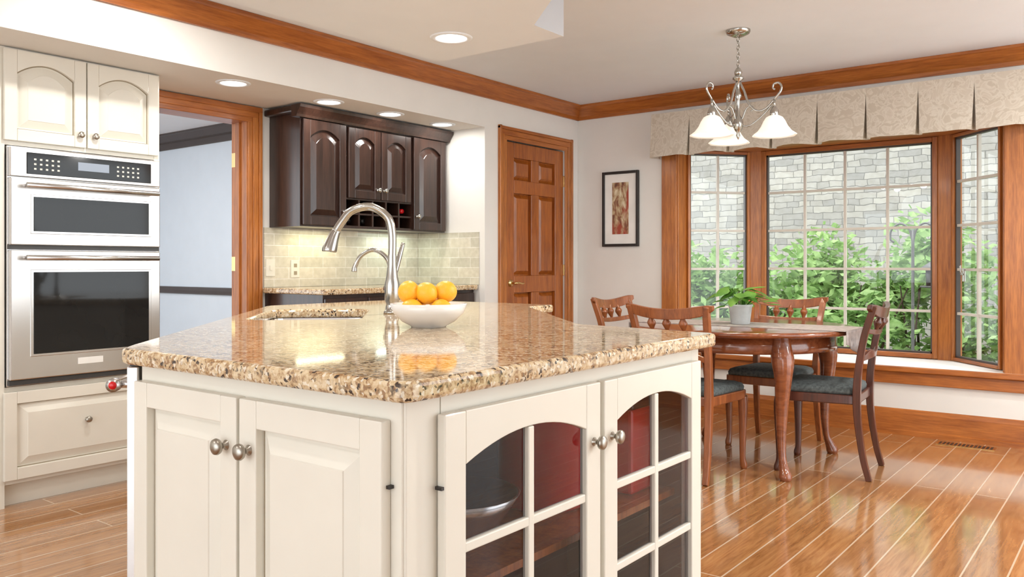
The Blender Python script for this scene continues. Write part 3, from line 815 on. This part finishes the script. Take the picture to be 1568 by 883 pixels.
# ------------------------------------------------------------------ BAY WINDOW
def window(name, p0, p1, z0, z1, cols, rows, fw=.035):
    p0 = Vector(p0); p1 = Vector(p1); L = (p1-p0).length
    g = group(name, (p0.x, p0.y, 0), atan2(p1.y-p0.y, p1.x-p0.x))
    t = .05
    box('frame_l', (0, -.02, z0), (fw, t, z1), 'oak_z', g, bevel=.004)
    box('frame_r', (L-fw, -.02, z0), (L, t, z1), 'oak_z', g, bevel=.004)
    box('frame_b', (fw, -.02, z0), (L-fw, t, z0+fw), 'oak_x', g, bevel=.004)
    box('frame_t', (fw, -.02, z1-fw), (L-fw, t, z1), 'oak_x', g, bevel=.004)
    a0, a1, b0, b1 = fw, L-fw, z0+fw, z1-fw
    s = .012
    for nm, q in (('sash_l', ((a0, 0, b0), (a0+s, .03, b1))), ('sash_r', ((a1-s, 0, b0), (a1, .03, b1))), ('sash_b', ((a0, 0, b0), (a1, .03, b0+s))), ('sash_t', ((a0, 0, b1-s), (a1, .03, b1)))):
        box(nm, q[0], q[1], 'darktrim', g)
    for i in range(1, cols):
        x = a0+(a1-a0)*i/cols; box('muntin_v', (x-.009, .004, b0), (x+.009, .026, b1), 'muntin', g)
    for i in range(1, rows):
        z = b0+(b1-b0)*i/rows; box('muntin_h', (a0, .005, z-.009), (a1, .025, z+.009), 'muntin', g)
    pane('pane', a0, a1, b0, b1, .0152, 'glass', g)
    return g
WZ0, WZ1 = .455, 2.01
XB = 6.42
window('window_1', (6.00, 2.885), (6.40, 2.54), WZ0, WZ1, 2, 5, .022)
window('window_2', (XB, 2.44), (XB, 1.18), WZ0, WZ1, 4, 5)
window('window_3', (6.40, 1.08), (6.00, .735), WZ0, WZ1, 2, 5, .022)
b = group('trim_7')
def post(n, pts): prism(n, pts, .44, 2.04, 'oak_z', b, bevel=.004)
post('mull_l', [(6.39, 2.55), (6.405, 2.44), (6.48, 2.43), (6.48, 2.57)])
post('mull_r', [(6.39, 1.07), (6.405, 1.18), (6.48, 1.19), (6.48, 1.05)])
post('jamb_l', [(XW-.003, B1-.02), (6.00, 2.885), (6.07, 2.92), (6.02, B1+.0), (XW-.003, B1)])
post('jamb_r', [(XW-.003, B0+.02), (6.00, .735), (6.07, .70), (6.02, B0), (XW-.003, B0)])
box('cas_l', (XW-.022, B1-.012, .44), (XW-.001, B1+.115, 2.14), 'oak_z', b, bevel=.005)
box('cas_r', (XW-.022, B0-.115, .44), (XW-.001, B0+.012, 2.14), 'oak_z', b, bevel=.005)
box('cas_t', (XW-.020, B0-.115, 2.03), (XW-.001, B1+.115, 2.14), 'oak_y', b, bevel=.005)
bp2 = [(XW+.14, B0+.002), (6.5, 1.03), (6.5, 2.59), (XW+.14, B1-.002)]
prism('bay_head', bp2, 2.012, 2.06, 'oak_y', b)
box('head_inner', (XW-.001, B0, 2.012), (XW+.14, B1, 2.039), 'oak_y', b)
s = group('window_sill')
prism('seat_board', [(XW-.03, B0-.12), (XW-.03, B1+.12), (XW, B1+.12), (XW, B1), (XW+.14, B1-.002), (6.5, 2.59), (6.5, 1.03), (XW+.14, B0+.002), (XW, B0), (XW, B0-.12)], .42, .451, 'mat', s)
box('sill_nose', (XW-.052, B0-.14, .415), (XW-.0305, B1+.14, .452), 'oak_y', s, bevel=.006)
box('sill_apron', (XW-.024, B0-.12, .335), (XW-.001, B1+.12, .414), 'oak_y', s, bevel=.005)
prism('bay_floor', bp2, .25, .419, 'wall', s)
lt = group('window_latch', (6.30, .975, 0), atan2(-.345, -.40))
box('plate', (-.01, -.034, 1.0), (.01, -.022, 1.09), 'nickel', lt, bevel=.003)
tube('lever', [(0, -.034, 1.05), (0, -.05, 1.055), (0, -.055, 1.11)], .006, 'nickel', lt, seg=8)

# ------------------------------------------------------------------ valance
va = group('window_valance')
VX = 5.745; npan = 8; vy0, vy1 = 3.06, .54; pw = (vy0-vy1)/npan
v = []; f = []; NR = 9
ys = []
for p in range(npan):
    for q, (t, dep) in enumerate([(0, 1), (.035, 1), (.045, 0), (.12, 0), (.3, 0), (.5, 0), (.7, 0), (.88, 0), (.955, 0), (.965, 1)]):
        if p == 0 and t < .04: dep = 0
        if p == npan-1 and t > .96: dep = 0
        ys.append((vy0-pw*(p+t), dep, t))
ys.append((vy1, 0, 1))
for (y, dep, t) in ys:
    for r in range(NR):
        u = r/(NR-1); z = 2.275-.33*u
        flare = .028*u*u
        bow = .014*sin(pi*t)*u
        x = VX-flare-bow*.6+dep*(.004+.085*u)
        yy = y+(pw*.045*(u-1)*(1 if t > .9 else -1) if (dep == 0 and (.04 < t < .05 or .95 < t < .96)) else 0)
        droop = -.014*u*(2*abs(t-.5))**3 + .010*u*dep + .004*sin(y*23)*u
        v.append((x, yy, z+droop))
nc = len(ys)
for i in range(nc-1):
    for r in range(NR-1): f.append((i*NR+r, (i+1)*NR+r, (i+1)*NR+r+1, i*NR+r+1))
mesh('pleated_fabric', v, f, 'valance', va, solid=.004)
for nme, y in (('return_l', vy0), ('return_r', vy1)):
    mesh(nme, [(VX, y, 2.275), (XW-.002, y, 2.275), (XW-.002, y, 1.945), (VX-.028, y, 1.935)], [(0, 1, 2, 3)], 'valance', va, solid=.004)
box('mount_board', (VX+.004, vy1+.004, 2.255), (XW-.002, vy0-.004, 2.277), 'valance', va)

pf = group('picture_frame', (XW-.002, 3.575, 0), -pi/2)
fw = .022; PW = .335; z0, z1 = 1.262, 1.872
box('frame_l', (0, -.025, z0), (fw, 0, z1), 'blackm', pf, bevel=.003); box('frame_r', (PW-fw, -.025, z0), (PW, 0, z1), 'blackm', pf, bevel=.003)
box('frame_b', (fw, -.025, z0), (PW-fw, 0, z0+fw), 'blackm', pf, bevel=.003); box('frame_t', (fw, -.025, z1-fw), (PW-fw, 0, z1), 'blackm', pf, bevel=.003)
box('mat_board', (fw, -.012, z0+fw), (PW-fw, 0, z1-fw), 'mat', pf)
box('print', (fw+.07, -.014, z0+.10), (PW-fw-.07, -.0115, z1-.09), 'art', pf)
fv = group('floor_vent', (5.74, .90, 0))
box('plate', (-.05, -.16, .0), (.05, .16, .004), 'brass', fv, bevel=.001)
for i in range(14): box('slot', (-.038, -.145+i*.0215, .004), (.038, -.132+i*.0215, .0048), 'blackm', fv)

# ------------------------------------------------------------------ OUTSIDE
box('garden_ground', (6.03, -7, -.45), (14, 13, -.35), 'grass')
box('stone_wall', (10.6, -6, -.35), (10.9, 13, 5.2), 'stone')
fe = group('garden_fence', (9.9, 0, 0))
for i in range(26):
    y = -2.6+i*.15
    box('picket', (0, y, -.34), (.02, y+.138, 1.10+.01*sin(i*3)), 'fence', fe, bevel=.003)
box('rail_a', (.02, -2.6, .0), (.06, 1.3, .08), 'fence', fe); box('rail_b', (.02, -2.6, .8), (.06, 1.3, .88), 'fence', fe)
def shrub(name, c, rad, n, mat, size=.07, seed=1, stems=6):
    rn_ = random.Random(seed); v = []; f = []
    blobs = [(Vector((rn_.uniform(-.6, .6)*rad[0], rn_.uniform(-.65, .65)*rad[1], rn_.uniform(-.5, .6)*rad[2])), rn_.uniform(.22, .5)) for _ in range(16)]
    for i in range(n):
        b0, br = rn_.choice(blobs)
        d = Vector((rn_.gauss(0, 1), rn_.gauss(0, 1), rn_.gauss(0, 1))).normalized()*rn_.random()**.5*br
        p = Vector(c)+b0+Vector((d.x*rad[0], d.y*rad[1], d.z*rad[2]))
        if p.z < -.30: continue
        a = Vector((rn_.gauss(0, 1), rn_.gauss(0, 1), rn_.gauss(0, .5))).normalized(); b = a.cross(Vector((rn_.gauss(0, 1), rn_.gauss(0, 1), rn_.gauss(0, 1)))).normalized()
        s = size*rn_.uniform(.5, 1.3); k = len(v)
        v += [p-a*s, p-b*s*.45-a*s*.1, p+a*s, p+b*s*.45-a*s*.1]; f.append((k, k+1, k+2, k+3))
    me = bpy.data.meshes.new(name); me.from_pydata(v, [], f); me.materials.append(M[mat])
    g = group(name); o = bpy.data.objects.new('foliage', me); COL.objects.link(o); o.parent = g
    for i in range(stems):
        x = c[0]+rn_.uniform(-.3, .3)*rad[0]; y = c[1]+rn_.uniform(-.4, .4)*rad[1]
        tube('stem', [(x, y, -.35), (x+rn_.uniform(-.1, .1), y+rn_.uniform(-.1, .1), c[2]-rad[2]*.3), (x+rn_.uniform(-.2, .2), y+rn_.uniform(-.2, .2), c[2]+rad[2]*.3)], [.02, .014, .006], 'soil', g, seg=6, sub=3)
    return g
shrub('leafy_shrub', (8.9, 4.7, .55), (.7, 1.3, 1.15), 4800, 'leaf', .065, 1)
shrub('leafy_shrub', (8.6, 3.3, .50), (.7, 1.2, 1.1), 4800, 'leaf', .065, 2)
shrub('leafy_shrub', (8.8, 2.1, .55), (.7, 1.1, 1.2), 4800, 'leaf', .065, 3)
shrub('leafy_shrub', (8.9, 1.2, .15), (.6, .8, .75), 2200, 'leaf', .055, 4)
shrub('evergreen_tree', (9.3, -.10, 1.9), (.5, .5, 1.3), 5000, 'leafdk', .055, 5)
fd = group('bird_feeder', (7.75, 1.62, 0))
tube('pole', [(0, 0, -.35), (0, 0, .5), (0, 0, 1.42)], .013, 'iron', fd, seg=8)
for s in (-1, 1):
    tube('hook', [(0, 0, 1.30), (0, s*.03, 1.42), (0, s*.10, 1.47), (0, s*.17, 1.42), (0, s*.18, 1.34), (0, s*.15, 1.31)], .009, 'iron', fd, seg=8)
cyl('wire', (0, -.15, 1.31), (0, -.15, 1.13), .003, 'iron', fd)
lathe('feeder_roof', [(0, 1.15), (.10, 1.08), (.095, 1.075), (0, 1.09)], 'iron', fd, loc=(0, -.15, 0))
lathe('feeder_tube', [(0, .93), (.045, .93), (.05, 1.08), (0, 1.08)], 'blackm', fd, loc=(0, -.15, 0))
lathe('feeder_tray', [(0, .915), (.09, .92), (.095, .935), (0, .93)], 'iron', fd, loc=(0, -.15, 0))

# ------------------------------------------------------------------ world, sun, camera
wd = bpy.data.worlds.new('World'); S.world = wd; wd.use_nodes = True
bg = wd.node_tree.nodes['Background']; bg.inputs[0].default_value = (.90, .96, 1, 1); bg.inputs[1].default_value = 3.9
sn = bpy.data.lights.new('sun', 'SUN'); sn.energy = 3.0; sn.angle = radians(3); sn.color = (1, .96, .88)
so_ = bpy.data.objects.new('sun', sn); so_.rotation_euler = (radians(-8), radians(-32), 0); COL.objects.link(so_)
area('next_room_fill', (2.8, 6.8, 2.38), .5, 25, (1, .98, .96))  # unseen fill light added to brighten the next room

cam = bpy.data.cameras.new('camera'); co = bpy.data.objects.new('camera', cam); COL.objects.link(co)
co.location = (0, 0, H); co.rotation_euler = (pi/2, 0, TH-pi/2)
cam.sensor_width = 36; cam.lens = 1270/1568*36; cam.shift_y = -36.5/1568
cam.clip_start = .05
S.camera = co
S.view_settings.view_transform = 'Standard'
S.view_settings.look = 'None'
S.view_settings.exposure = 0.0
